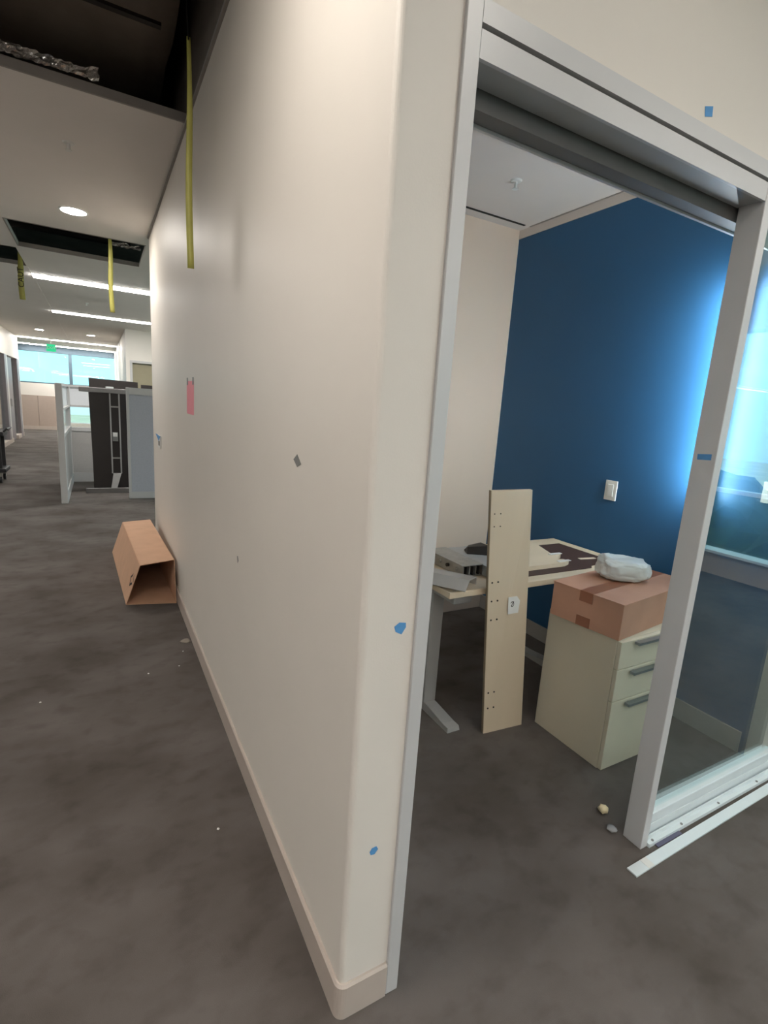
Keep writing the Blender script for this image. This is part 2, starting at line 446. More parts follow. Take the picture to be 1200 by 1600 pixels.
for x0, x1 in ((-1.0, 0.2), (0.2, 1.4)):
    w = struct(empty('window_%d' % n, ((x0 + x1) / 2, YF + 0.1, 0.25))); n += 1
    box('mullion', x0, x0 + 0.04, YF + 0.02, YF + 0.14, 0.25, 0.83, 'white_alu', w)
    box('transom', x0 + 0.04, x1, YF + 0.02, YF + 0.14, 0.25, 0.28, 'white_alu', w)
    box('pane', x0 + 0.04, x1, YF + 0.08, YF + 0.09, 0.28, 0.83, 'clearglass', w)

# room block on the right of the corridor, with an interior window
BX, BY = 0.575, 13.0
slab('wall_block_side', BX, BX + 0.12, BY + 0.12, YF, 0, 3.75, 'wall')
WX0, WX1, WZ0, WZ1 = 0.69, 1.60, 1.0, 2.10
struct(from_bm('wall_block_front', (lambda bm: (add_box(bm, BX, WX0, BY, BY + 0.12, 0, 3.75), add_box(bm, WX1, XE, BY, BY + 0.12, 0, 3.75),
    add_box(bm, WX0, WX1, BY, BY + 0.12, 0, WZ0), add_box(bm, WX0, WX1, BY, BY + 0.12, WZ1, 3.75), bm)[-1])(bmesh.new()), 'wall'))
w = struct(empty('window_%d' % n, (1.1, BY, WZ0))); n += 1
for a in ((WX0 - 0.04, WX0 + 0.01, WZ0 - 0.04, WZ1 + 0.05), (WX1 - 0.01, WX1 + 0.04, WZ0 - 0.04, WZ1 + 0.05)):
    box('frame_side', a[0], a[1], BY - 0.02, BY + 0.1, a[2], a[3], 'panel_frame', w)
box('frame_head', WX0 + 0.01, WX1 - 0.01, BY - 0.02, BY + 0.1, WZ1, WZ1 + 0.05, 'panel_frame', w)
box('blind', WX0 + 0.01, WX1 - 0.01, BY + 0.05, BY + 0.06, WZ0, WZ1, 'olive', w)
slab('wall_far_side', 3.6, 3.7, BY + 0.12, YF, 0, 3.75, 'wall')

# dark glazed storefront on the left, far down the corridor
LX = -1.95
struct(from_bm('wall_store_left', (lambda bm: (add_box(bm, LX - 0.15, LX, 12.0, 18.45, 2.17, 3.75), add_box(bm, LX - 0.15, LX, 18.30, 18.45, 0, 2.17), bm)[-1])(bmesh.new()), 'wall'))
slab('baseboard_store_left', LX, LX + 0.012, 18.30, 18.45, 0, 0.1, 'base')
w = struct(empty('window_%d' % n, (LX - 0.07, 14.0, 0))); n += 1
for y0, y1 in ((12.0, 12.12), (13.6, 13.75), (15.65, 15.90)):
    box('mullion', LX - 0.12, LX + 0.01, y0, y1, 0.1, 2.17, 'darkframe', w)
for y0, y1 in ((12.12, 13.6), (13.75, 15.65)):
    box('pane', LX - 0.07, LX - 0.06, y0, y1, 0.1, 2.17, 'clearglass', w)
box('sill', LX - 0.12, LX + 0.012, 12.0, 16.3, 0, 0.1, 'base', w)
box('mullion', LX - 0.12, LX + 0.005, 15.90, 16.15, 0.1, 2.17, 'panel_frame', w)
dd = struct(empty('door_2', (LX - 0.07, 16.6, 0)))
box('leaf', LX - 0.10, LX - 0.04, 16.2, 17.2, 0.01, 2.14, 'darkframe', dd)
box('door_handle', LX - 0.04, LX + 0.03, 16.3, 16.33, 0.9, 1.1, 'silver', dd)
w = struct(empty('window_%d' % n, (LX - 0.07, 17.6, 0))); n += 1
box('pane', LX - 0.07, LX - 0.06, 17.25, 17.9, 0.1, 2.17, 'clearglass', w)
box('mullion', LX - 0.12, LX + 0.01, 17.9, 18.3, 0.0, 2.17, 'darkframe', w)
box('sill', LX - 0.12, LX + 0.012, 17.25, 17.9, 0, 0.1, 'base', w)
slab('wall_store_back', -5.2, -5.1, 12.0, YF, 0, 3.75, 'wall')

# outside: ground far below, trees beyond the parking area
g = box('ground', -120, 160, -140, 180, -6.2, -6.0, 'ground'); struct(g)
def tree(x, y, h, r, label):
    t = empty('tree', (x, y, -6.0))
    cyl('trunk', (x, y, -6.0), (x, y, -6.0 + h * 0.5), 0.22, 'bark', t, 8, 0.12)
    bm = bmesh.new()
    bmesh.ops.create_icosphere(bm, subdivisions=3, radius=1)
    for v in bm.verts:
        s = 1 + 0.35 * noise.noise(v.co * 2.3 + Vector((x, y, 0)))
        v.co = Vector((v.co.x * r * s + x, v.co.y * r * s + y, v.co.z * h * 0.36 * s - 6.0 + h * 0.66))
    from_bm('crown', bm, 'leaf', t)
    tag(t, label, 'tree', 'trees beyond the far window and the side windows')
TL = ['smaller leafy tree outside the far end window', 'larger leafy tree outside the far end window, right of the smaller', 'leafy tree outside the side windows nearest the glass front', 'broad leafy tree outside the side windows behind the nearest', 'low leafy tree outside the side windows towards the back', 'broadest leafy tree farthest outside the side windows', 'leafy tree outside beyond the office']
k = 0
for x, y, h, r in ((-2.5, 34, 5.4, 2.2), (2.4, 38, 6, 2.6), (24, -10, 5.5, 2.4), (30, -19, 6, 3), (22, -24, 5, 2.2), (34, -32, 6.2, 3.2), (26, 3, 5.6, 2.4)):
    tree(x, y, h, r, TL[k]); k += 1

# ------------------------------------------------------------------ lamps
def linear_light(x0, x1, y, label, z=CZ, wd=0.10, m='linear', along='x'):
    o = empty('linear_ceiling_light', ((x0 + x1) / 2, y, z))
    box('housing', x0 - 0.012, x1 + 0.012, y - wd / 2 - 0.012, y + wd / 2 + 0.012, z - 0.006, z - 0.0005, 'white', o)
    box('diffuser', x0, x1, y - wd / 2, y + wd / 2, z - 0.016, z - 0.0065, m, o)
    tag(o, label, 'ceiling light', 'linear ceiling lights of the corridor')
linear_light(-0.65, 1.35, 8.10, 'bright linear ceiling light nearest the missing ceiling panels', wd=0.22)
linear_light(-0.66, 1.60, 11.45, 'bright linear ceiling light, second one down the corridor', wd=0.2)
linear_light(-1.92, 0.56, 18.15, 'long linear ceiling light in front of the exit sign', wd=0.20)
linear_light(-2.24, 0.56, 20.75, 'long linear ceiling light right above the far window', wd=0.24)
linear_light(2.2, 4.7, -0.75, 'linear ceiling light outside the office, mirrored in the sidelight glass')

def added_pendant(x0, x1, y, label, z=2.42):  # unseen hanging lights, added to brighten walls and ceiling
    o = empty('added_pendant_light', ((x0 + x1) / 2, y, z))
    box('diffuser', x0, x1, y - 0.06, y + 0.06, z, z + 0.008, 'added_pendant', o)
    box('housing', x0 - 0.01, x1 + 0.01, y - 0.066, y + 0.066, z + 0.0085, z + 0.04, 'white', o)
    box('uplight_diffuser', x0, x1, y - 0.055, y + 0.055, z + 0.0405, z + 0.046, 'added_pendant', o)
    for x in (x0 + 0.3, x1 - 0.3):
        cyl('cable', (x, y, z + 0.0465), (x, y, CZ - 0.0005), 0.002, 'grey', o, 6)
    tag(o, label, 'pendant light', 'added fill lights outside the view')
added_pendant(-2.2, 2.6, -1.9, 'added suspended fill light nearest behind the viewpoint')
added_pendant(-4.6, -1.7, 0.55, 'added suspended fill light in the open area left of the viewpoint')
added_pendant(-4.6, -2.0, 4.6, 'added suspended fill light farther along the open area on the left')
added_pendant(-6.2, -2.9, 8.6, 'added suspended fill light on the left, level with the cubicle partitions', 2.3)
added_pendant(-6.2, -2.9, 11.0, 'added suspended fill light on the left, beyond the cubicle partitions', 2.3)
added_pendant(1.9, 5.0, 9.8, 'added suspended fill light in the bay behind the corridor wall', 2.3)
added_pendant(-2.6, 2.6, -4.6, 'added suspended fill light farther behind the viewpoint')
def downlight(x, y, label, r=0.088, p='down'):
    o = empty('downlight', (x, y, CZ))
    bm = bmesh.new()
    seg = 28
    rings = []
    for rr, zz in ((r + 0.014, CZ - 0.0005), (r + 0.014, CZ - 0.005), (r, CZ - 0.006), (r - 0.002, CZ - 0.001)):
        rings.append([bm.verts.new((x + rr * math.cos(2 * math.pi * i / seg), y + rr * math.sin(2 * math.pi * i / seg), zz)) for i in range(seg)])
    for a, b in zip(rings, rings[1:]):
        for i in range(seg):
            j = (i + 1) % seg
            bm.faces.new((a[i], a[j], b[j], b[i]))
    from_bm('trim_ring', bm, 'white', o)
    cyl('lens', (x, y, CZ - 0.003), (x, y, CZ - 0.0045), r - 0.002, p, o, 28)
    tag(o, label, 'downlight', 'round recessed downlights')
downlight(-0.11, 5.03, 'round glowing downlight between the two ceiling openings')
downlight(-1.18, 15.47, 'small round downlight, left one of the far pair')
downlight(-0.09, 15.47, 'small round downlight, right one of the far pair')
downlight(-0.11, 0.95, 'unseen round downlight added above the near end of the corridor wall')  # added out of view to brighten the near wall
downlight(1.10, -0.05, 'unseen round downlight added in front of the office door', r=0.05)  # added out of view to brighten the wall over the door

o = empty('linear_ceiling_light', (1.79, 1.10, OZ))  # unseen light added to brighten the room behind the door
box('housing', 1.28, 2.30, 1.03, 1.17, OZ - 0.02, OZ - 0.0005, 'white', o)
box('diffuser', 1.30, 2.28, 1.045, 1.155, OZ - 0.026, OZ - 0.0205, 'added_office_lamp', o)
tag(o, 'unseen linear light added inside the blue-walled office', 'ceiling light')

# vertical cool-white light bar on the blue wall, behind the door post
o = empty('wall_light', (XB, 1.335, 1.62))
box('back_plate', XB - 0.045, XB - 0.0005, 1.320, 1.350, 1.14, 2.09, 'white', o)
box('cover', XB - 0.100, XB - 0.0455, 1.310, 1.360, 1.12, 2.11, 'white', o)
box('led_strip', XB - 0.090, XB - 0.050, 1.3602, 1.3622, 1.13, 2.10, 'blueled', o)
box('led_strip', XB - 0.090, XB - 0.050, 1.3078, 1.3098, 1.13, 2.10, 'blueled', o)
tag(o, 'slim vertical light bar glowing pale blue on the blue wall behind the door post', 'wall light')

# ------------------------------------------------------------------ objects in the office
# corner desk with silver T legs
DZ = 0.71
dk = empty('desk', (1.88, 1.91, 0))
box('desktop', 1.255, 2.512, 1.612, 2.222, DZ - 0.028, DZ, 'maple_h', dk, 0.002, 1)
for x in (1.385, 2.30):
    lg = box('leg', x - 0.035, x + 0.035, 1.86, 1.93, 0.035, 0.62, 'silver', dk, 0.004, 1)
    bm = bmesh.new()
    add_hexa(bm, [(x - 0.035, 1.655, 0.0), (x + 0.035, 1.655, 0.0), (x + 0.035, 2.18, 0.0), (x - 0.035, 2.18, 0.0)],
             [(x - 0.032, 1.660, 0.022), (x + 0.032, 1.660, 0.022), (x + 0.032, 2.175, 0.022), (x - 0.032, 2.175, 0.022)])
    add_hexa(bm, [(x - 0.032, 1.70, 0.022), (x + 0.032, 1.70, 0.022), (x + 0.032, 2.13, 0.022), (x - 0.032, 2.13, 0.022)],
             [(x - 0.030, 1.84, 0.038), (x + 0.030, 1.84, 0.038), (x + 0.030, 1.95, 0.038), (x - 0.030, 1.95, 0.038)])
    from_bm('foot', bm, 'silver', dk)
    box('bracket', x - 0.05, x + 0.05, 1.68, 2.14, 0.62, DZ - 0.0285, 'silver', dk, 0.004, 1)
box('crossbar', 1.44, 2.25, 1.87, 1.92, 0.60, 0.66, 'silver', dk, 0.003, 1)
tag(dk, 'pale maple desk with silver T-shaped legs in front of the blue wall', 'desk')

# dark brown sheet on the desk, inset from the edges, with pale cut-outs
bm = bmesh.new()
pts = [(1.735, 1.672), (2.20, 1.672), (2.235, 1.700), (2.43, 1.73), (2.43, 2.10), (1.735, 2.10)]
add_hexa(bm, [(x, y, DZ + 0.0005) for x, y in pts], [(x, y, DZ + 0.004) for x, y in pts])
sh = from_bm('brown_sheet', bm, 'brown', None, origin=(2.0, 1.9, DZ))
for (x, y, a) in ((2.32, 1.80, 0.35),):
    bm = bmesh.new(); add_box(bm, -0.055, 0.055, -0.012, 0.012, DZ + 0.0045, DZ + 0.006)
    bmesh.ops.rotate(bm, verts=bm.verts[:], cent=(0, 0, 0), matrix=Matrix.Rotation(-0.15, 3, 'Z'))
    bmesh.ops.translate(bm, verts=bm.verts[:], vec=(x, y, 0))
    bevel(bm, 0.0006, 1)
    from_bm('pale_slot', bm, 'maple', sh)
tag(sh, 'dark brown sheet lying on the maple desktop', 'sheet')
# pale board with tabbed end on the brown sheet
bm = bmesh.new()
pts = [(1.745, 1.725), (2.06, 1.725), (2.11, 1.745), (2.10, 1.775), (2.075, 1.785), (2.13, 1.83), (2.165, 1.85), (2.15, 1.88), (2.12, 1.88), (2.19, 2.05), (1.745, 2.05)]
add_hexa(bm, [(x, y, DZ + 0.0065) for x, y in pts], [(x, y, DZ + 0.028) for x, y in pts])
bm.normal_update()
o = from_bm('pale_board', bm, 'maple_h', None, origin=(1.9, 1.88, DZ + 0.0065))
for (x, y) in ((2.055, 1.745), (2.115, 1.86)):
    bm = bmesh.new(); add_box(bm, x - 0.025, x + 0.06, y - 0.010, y + 0.010, DZ + 0.0282, DZ + 0.0312)
    from_bm('tab', bm, 'white', o)
box('clip', 1.80, 1.86, 1.995, 2.03, DZ + 0.0282, DZ + 0.05, 'steel', o)
tag(o, 'pale flat board with two small tabs lying on the brown sheet', 'board')

# galvanised channel frame with open end
fr = empty('desk_frame_part', (1.50, 1.83, DZ))
Z0 = DZ + 0.002
bm = bmesh.new()
# long channel running towards the wall: open C profile, slightly turned
def C_channel(bm, x0, x1, y0, y1, z0, z1, t=0.003):
    add_box(bm, x0, x1, y0, y1, z1 - t, z1)
    add_box(bm, x0, x0 + t, y0, y1, z0, z1 - t)
    add_box(bm, x1 - t, x1, y0, y1, z0, z1 - t)
    add_box(bm, x0 + t, x1 - t, y0, y1, z0, z0 + t)
C_channel(bm, 1.425, 1.545, 1.755, 2.06, Z0, Z0 + 0.055)
from_bm('channel', bm, 'steel', fr)
bm = bmesh.new()
add_hexa(bm, [(1.5455, 1.70, Z0), (1.72, 1.70, Z0), (1.72, 2.07, Z0), (1.5455, 2.07, Z0)], [(1.5455, 1.72, Z0 + 0.05), (1.70, 1.72, Z0 + 0.05), (1.70, 2.06, Z0 + 0.05), (1.5455, 2.06, Z0 + 0.05)])
from_bm('cover', bm, 'silver', fr)
for i in range(6):
    x = 1.436 + 0.018 * i
    box('inner_rib', x, x + 0.006, 1.765, 1.79, Z0 + 0.004, Z0 + 0.045, 'darksteel' if i % 2 else 'steel', fr)
for i in range(4):
    y = 1.80 + 0.065 * i
    cyl('bolt', (1.4245, y, Z0 + 0.03), (1.415, y, Z0 + 0.03), 0.009, 'darksteel' if i % 2 else 'steel', fr, 10)
tag(fr, 'galvanised open channel part with bolts lying on the desk', 'metal part')
# dark angled bracket on top of it
bm = bmesh.new()
zt = Z0 + 0.0505
add_hexa(bm, [(1.585, 1.93, zt), (1.70, 1.86, zt), (1.70, 1.98, zt), (1.62, 2.0, zt)], [(1.60, 1.95, zt + 0.03), (1.69, 1.89, zt + 0.045), (1.69, 1.96, zt + 0.045), (1.63, 1.98, zt + 0.03)])
tag(from_bm('bracket', bm, 'darksteel', None, origin=(1.64, 1.93, zt)), 'small black angled bracket on top of the galvanised part', 'bracket')
# folded grey metal tray at the desk's near left edge
bm = bmesh.new()
prof = [(-0.075, 0.0), (-0.07, 0.035), (0.035, 0.048), (0.085, 0.012), (0.082, 0.009), (0.033, 0.044), (-0.066, 0.031), (-0.071, 0.0)]
A = Vector((1.215, 1.85, DZ + 0.003)); B = Vector((1.372, 1.620, DZ + 0.003))
d = (B - A).normalized(); side = Vector((d.y, -d.x, 0)) * -1
fa = [bm.verts.new(A - side * -px_ * -1 + Vector((0, 0, pz_))) for px_, pz_ in prof]
fb = [bm.verts.new(B - side * -px_ * -1 + Vector((0, 0, pz_))) for px_, pz_ in prof]
bm.faces.new(fa); bm.faces.new(fb[::-1])
for i in range(len(prof)):
    j = (i + 1) % len(prof); bm.faces.new((fa[i], fb[i], fb[j], fa[j]))
tag(from_bm('cable_tray', bm, 'silver', None, origin=(1.3, 1.75, DZ + 0.003)), 'folded grey sheet-metal tray at the left end of the desk', 'tray')

# tall narrow board with drilled holes standing in front of the desk
bl, br, tl, tr = Vector((1.505, 1.585, 0)), Vector((1.726, 1.567, 0)), Vector((1.374, 1.560, 1.15)), Vector((1.600, 1.560, 1.15))
th = Vector((0.004, 0.020, 0))
pb = empty('shelf_board', (1.61, 1.585, 0))
bm = bmesh.new(); add_hexa(bm, [bl, br, br + th, bl + th], [tl, tr, tr + th, tl + th])
bevel(bm, 0.001, 1)
from_bm('board', bm, 'maple', pb)
bm = bmesh.new()
e = Vector((-0.0016, 0, 0)); g_ = Vector((0, 0.002, 0))
add_hexa(bm, [bl + e + g_, bl + g_ * 0.9 - e * 0.2, bl + th - g_ - e * 0.2, bl + th + e - g_], [tl + e + g_, tl + g_ * 0.9 - e * 0.2, tl + th - g_ - e * 0.2, tl + th + e - g_])
from_bm('edge_band', bm, 'edge', pb)
def on_panel(u, v):   # u across 0..1, v up 0..1
    a = bl.lerp(br, u); b = tl.lerp(tr, u); return a.lerp(b, v)
nrm = (br - bl).cross(tl - bl).normalized()
for v in (0.115, 0.185, 0.50, 0.577, 0.652, 0.868, 0.915):
    for u in (0.09, 0.235):
        p = on_panel(u, v); big = 0.0042 if v < 0.8 else 0.0028
        cyl('drilled_hole', p - nrm * 0.001, p + nrm * 0.0012, big, 'ink', pb, 10)
q = [on_panel(u, v) + nrm * 0.0014 for u, v in ((0.50, 0.515), (0.76, 0.515), (0.80, 0.565), (0.72, 0.585), (0.50, 0.585))]
q2 = [x + nrm * 0.0006 for x in q]
bm = bmesh.new(); add_hexa(bm, q, q2)
lb = from_bm('sticker', bm, 'white', pb)
bm = bmesh.new()
p = on_panel(0.60, 0.555) + nrm * 0.0024
ux = (br - bl).normalized(); uy = (tl - bl).normalized()
ring = [[bm.verts.new(p + (ux * math.cos(2 * math.pi * i / 12) * 0.8 + uy * math.sin(2 * math.pi * i / 12)) * r) for i in range(12)] for r in (0.009, 0.013)]
for i in range(12):
    j = (i + 1) % 12; bm.faces.new((ring[0][i], ring[0][j], ring[1][j], ring[1][i]))
s0 = p - ux * 0.013 - uy * 0.034
vs = [bm.verts.new(s0 + c) for c in (ux * 0, ux * 0.007, ux * 0.007 + uy * 0.012, uy * 0.012)]
bm.faces.new(vs)
vs = [bm.verts.new(p + c) for c in (ux * -0.008 - uy * 0.010, ux * -0.005 - uy * 0.012, ux * 0.010 + uy * 0.012, ux * 0.007 + uy * 0.014)]
bm.faces.new(vs)
from_bm('printed_mark', bm, 'ink', lb)
tag(pb, 'tall narrow maple board with drilled holes and a white sticker standing before the desk', 'board')

# three-drawer pedestal
px0, px1, py0, py1, pz1 = 1.804, 2.215, 1.180, 1.560, 0.588
pd = empty('pedestal_cabinet', ((px0 + px1) / 2, (py0 + py1) / 2, 0))
box('body', px0, px1, py0 + 0.019, py1, 0.0, pz1, 'cream_lam', pd, 0.002, 1)
for z0, z1, hz in ((0.003, 0.318, 0.300), (0.322, 0.462, 0.444), (0.466, 0.586, 0.575)):
    dr = box('drawer', px0 + 0.002, px1 - 0.002, py0, py0 + 0.018, z0, z1, 'cream_lam', pd, 0.0015, 1)
    bm = bmesh.new()
    add_box(bm, 1.885, 2.135, py0 - 0.026, py0 - 0.004, hz - 0.005, hz + 0.006)
    add_box(bm, 1.905, 1.915, py0 - 0.004, py0, hz - 0.004, hz + 0.005)
    add_box(bm, 2.105, 2.115, py0 - 0.004, py0, hz - 0.004, hz + 0.005)
    from_bm('handle', bm, 'handle', dr)
tag(pd, 'cream three-drawer pedestal with grey bar pulls under the cardboard box', 'cabinet')

# taped cardboard box on the pedestal, turned a little
bx = empty('cardboard_box', (1.800, 1.192, pz1))
ang = math.radians(8)
def rotbox(name, x0, x1, y0, y1, z0, z1, m, parent, bev=0.0):
    bm = bmesh.new(); add_box(bm, x0, x1, y0, y1, z0, z1)
    if bev: bevel(bm, bev, 2)
    bmesh.ops.rotate(bm, verts=bm.verts[:], cent=(0, 0, 0), matrix=Matrix.Rotation(ang, 3, 'Z'))
    bmesh.ops.translate(bm, verts=bm.verts[:], vec=(1.800, 1.192, pz1))
    return from_bm(name, bm, m, parent)
W_, D_, H_ = 0.625, 0.325, 0.156
rotbox('carton', 0, W_, 0, D_, 0.001, H_ - 0.004, 'card2', bx, 0.002)
rotbox('top_flap', -0.003, W_ + 0.002, -0.003, D_ / 2 - 0.001, H_ - 0.0035, H_, 'card2', bx)
rotbox('top_flap', -0.003, W_ + 0.002, D_ / 2 + 0.001, D_ + 0.003, H_ - 0.0035, H_, 'card2', bx)
rotbox('packing_tape', 0.0, W_, D_ / 2 - 0.030, D_ / 2 + 0.030, H_ + 0.0002, H_ + 0.0008, 'tapebrown', bx)
rotbox('packing_tape', -0.0042, -0.0034, D_ / 2 - 0.030, D_ / 2 + 0.030, H_ - 0.045, H_ + 0.0008, 'tapebrown', bx)
rotbox('packing_tape', -0.0012, -0.0004, D_ / 2 - 0.030, D_ / 2 + 0.034, 0.001, 0.045, 'tapebrown', bx)
tag(bx, 'closed reddish cardboard box with brown tape on the drawer pedestal', 'box')

# plastic-wrapped bundle on the box
bm = bmesh.new()
bmesh.ops.create_icosphere(bm, subdivisions=5, radius=1)
for v in bm.verts:
    c = v.co.copy()
    sx = math.copysign(abs(c.x) ** 0.62, c.x); sy = math.copysign(abs(c.y) ** 0.7, c.y); sz = math.copysign(abs(c.z) ** 0.6, c.z)
    nn = noise.noise(c * 2.6) * 0.10 + noise.noise(c * 7.0 + Vector((3, 1, 2))) * 0.05 + abs(noise.noise(c * 13)) * 0.03
    s = 1 + nn
    z = sz * 0.052 * s
    z += 0.016 * math.exp(-((c.x + 0.55) ** 2 + (c.y - 0.2) ** 2) * 5) * (1 if c.z > 0 else 0)
    z -= 0.016 * math.exp(-((c.x + 0.25) ** 2 + (c.y) ** 2) * 14) * (1 if c.z > 0 else 0)
    v.co = Vector((sx * 0.112 * s, sy * 0.072 * s, max(z, -0.050)))
bmesh.ops.rotate(bm, verts=bm.verts[:], cent=(0, 0, 0), matrix=Matrix.Rotation(math.radians(-33), 3, 'Z'))
bmesh.ops.translate(bm, verts=bm.verts[:], vec=(2.095, 1.425, pz1 + H_ + 0.0515))
o = from_bm('wrapped_bundle', bm, 'plastic', None, True, origin=(2.095, 1.425, pz1 + H_ + 0.001))
tag(o, 'crumpled white plastic-wrapped bundle on top of the cardboard box', 'package')

# wall plates on the blue wall
def wall_plate(y, z, label, wdt=0.075, hgt=0.112):
    o = empty('light_switch', (XB, y, z))
    box('plate', XB - 0.007, XB - 0.0005, y - wdt / 2, y + wdt / 2, z - hgt / 2, z + hgt / 2, 'white', o, 0.002, 2)
    box('rocker', XB - 0.0105, XB - 0.0072, y - 0.017, y + 0.017, z - 0.034, z + 0.034, 'white', o, 0.0012, 1)
    tag(o, label, 'switch')
wall_plate(1.872, 1.078, 'white rocker switch on the open part of the blue wall')
wall_plate(1.085, 1.198, 'white wall plate seen through the sidelight glass', 0.075, 0.092)

# sprinkler heads
def sprinkler(x, y, z, label):
    o = empty('fire_sprinkler', (x, y, z))
    cyl('escutcheon', (x, y, z - 0.0005), (x, y, z - 0.008), 0.032, 'white', o, 20, 0.026)
    cyl('body', (x, y, z - 0.008), (x, y, z - 0.04), 0.009, 'white', o, 10)
    cyl('deflector', (x, y, z - 0.040), (x, y, z - 0.043), 0.017, 'white', o, 14)
    tag(o, label, 'sprinkler', 'ceiling sprinkler heads')
sprinkler(1.99, 2.33, OZ, 'small sprinkler head on the office ceiling')
sprinkler(-0.09, 3.73, CZ, 'small sprinkler head on the corridor ceiling near the large opening')
sprinkler(-0.1, 9.9, CZ, 'tiny sprinkler head on the ceiling between the linear lights')
sprinkler(-1.9, 18.6, CZ, 'tiny white sprinkler head left of the exit sign')

# ------------------------------------------------------------------ tape, paper, small marks on walls
def flat_patch(name, pts, nrm, material, label, cat, group=None, th=0.0006):
    nv = Vector(nrm)
    bm = bmesh.new(); pp = [Vector(p) + nv * 0.0004 for p in pts]
    add_hexa(bm, pp, [p + nv * th for p in pp])
    c = sum(pp, Vector()) / len(pp)
    return tag(from_bm(name, bm, material, None, origin=c), label, cat, group)
flat_patch('painters_tape', [(0.526, YC, 0.996), (0.538, YC, 1.004), (0.554, YC, 1.001), (0.555, YC, 0.991), (0.545, YC, 0.976), (0.530, YC, 0.984)], (0, -1, 0), 'bluetape', 'blue tape scrap beside the door jamb at waist height', 'tape')
flat_patch('painters_tape', [(0.505, YC, 0.446), (0.510, YC, 0.455), (0.522, YC, 0.456), (0.527, YC, 0.447), (0.518, YC, 0.436), (0.508, YC, 0.438)], (0, -1, 0), 'bluetape', 'blue tape scrap beside the door jamb low near the floor', 'tape')
flat_patch('painters_tape', [(1.280, YC, 2.168), (1.308, YC, 2.176), (1.305, YC, 2.197), (1.275, YC, 2.188)], (0, -1, 0), 'bluetape', 'blue tape square on the wall above the door head', 'tape')
flat_patch('painters_tape', [(1.592, 0.899, 1.355), (1.592, 0.858, 1.357), (1.592, 0.859, 1.375), (1.592, 0.900, 1.372)], (-1, 0, 0), 'bluetape', 'blue tape strip on the side of the door post', 'tape')
flat_patch('wall_mark', [(XW, 1.300, 1.296), (XW, 1.270, 1.279), (XW, 1.242, 1.290), (XW, 1.272, 1.312)], (-1, 0, 0), 'grey', 'small grey diamond-shaped tape scrap on the corridor wall', 'tape')
flat_patch('wall_scuff', [(XW, 1.925, 0.848), (XW, 1.915, 0.822), (XW, 1.900, 0.836), (XW, 1.912, 0.852)], (-1, 0, 0), 'grey', 'tiny grey scuff low on the corridor wall', 'mark')
pk = flat_patch('pink_notice', [(XW, 3.185, 1.352), (XW, 3.165, 1.345), (XW, 2.938, 1.345), (XW, 2.930, 1.525), (XW, 3.180, 1.528)], (-1, 0, 0), 'pink', 'pink paper notice taped to the corridor wall', 'notice')
for y in (3.155, 2.955):
    bm = bmesh.new(); add_box(bm, XW - 0.0018, XW - 0.0012, y - 0.02, y + 0.02, 1.505, 1.545)
    o = from_bm('tape_strip', bm, 'grey', None); o.location -= pk.location; o.parent = pk
# outlet box with blue tape at the far end of the corridor wall
ob = empty('wall_switch', (XW, 4.72, 1.06))
box('plate', XW - 0.010, XW - 0.0005, 4.62, 4.82, 1.00, 1.105, 'white', ob, 0.002, 1)
box('opening', XW - 0.0115, XW - 0.0102, 4.68, 4.75, 1.02, 1.06, 'gap', ob)  # dark block coloured as the shaded inside of the cutout
bm = bmesh.new()
add_hexa(bm, [(XW - 0.012, 4.98, 1.105), (XW - 0.012, 4.58, 1.105), (XW - 0.012, 4.72, 1.058)], [(XW - 0.0128, 4.98, 1.105), (XW - 0.0128, 4.58, 1.105), (XW - 0.0128, 4.72, 1.058)])
from_bm('painters_tape', bm, 'bluetape', ob)
tag(ob, 'white wall plate with a blue tape scrap at the far end of the corridor wall', 'switch')

# ------------------------------------------------------------------ hanging caution tapes
def hanging_tape(x, y, z0, z1, w, label, amp=0.004, twist=0.3, text=None, wire=None):
    N = 26
    o = empty('caution_tape', (x, y, z1))
    bm = bmesh.new(); rows = []
    for i in range(N + 1):
        t = i / N; z = z1 + (z0 - z1) * t
        a = twist * math.sin(t * 5.0) * (1 - t * 0.7)
        cx = x + amp * math.sin(t * 7); ww = w / 2 * (0.55 + 0.45 * min(1, t * 3))
        dx, dy = math.cos(a) * ww, math.sin(a) * ww
        rows.append([bm.verts.new((cx - dx, y - dy, z)), bm.verts.new((cx + dx, y + dy, z)), bm.verts.new((cx + dx, y + dy + 0.0006, z)), bm.verts.new((cx - dx, y - dy + 0.0006, z))])
    for a, b in zip(rows, rows[1:]):
        for k in range(4):
            l = (k + 1) % 4; bm.faces.new((a[k], a[l], b[l], b[k]))
    bm.faces.new(rows[0]); bm.faces.new(rows[-1][::-1])
    from_bm('ribbon', bm, 'yellow', o, True)
    if wire: cyl('tie_wire', (x, y, z1 - 0.01), (wire[0], wire[1], wire[2]), 0.003, 'darksteel', o, 6)
    if text:
        mm = Matrix.Translation((x, y - 0.012, z0 + 0.225)) @ Matrix.Rotation(math.radians(90), 4, 'Y') @ Matrix.Rotation(math.radians(90), 4, 'X') 
        mm = Matrix.Translation((x, y - 0.010, z0 + 0.23)) @ Matrix(((0, -1, 0, 0), (0, 0, -1, 0), (1, 0, 0, 0), (0, 0, 0, 1)))
        text_mesh('lettering', text, 0.078, 'ink', o, mm)
    tag(o, label, 'tape')
hanging_tape(0.362, 2.43, 1.97, 2.81, 0.026, 'long yellow-green tape hanging from the large ceiling opening by the wall', 0.003, 0.5, wire=(0.35, 2.43, 3.03))
hanging_tape(0.150, 5.70, 2.17, 2.87, 0.040, 'yellow tape hanging from the middle ceiling opening', 0.004, 0.3, wire=(0.15, 5.95, 3.10))
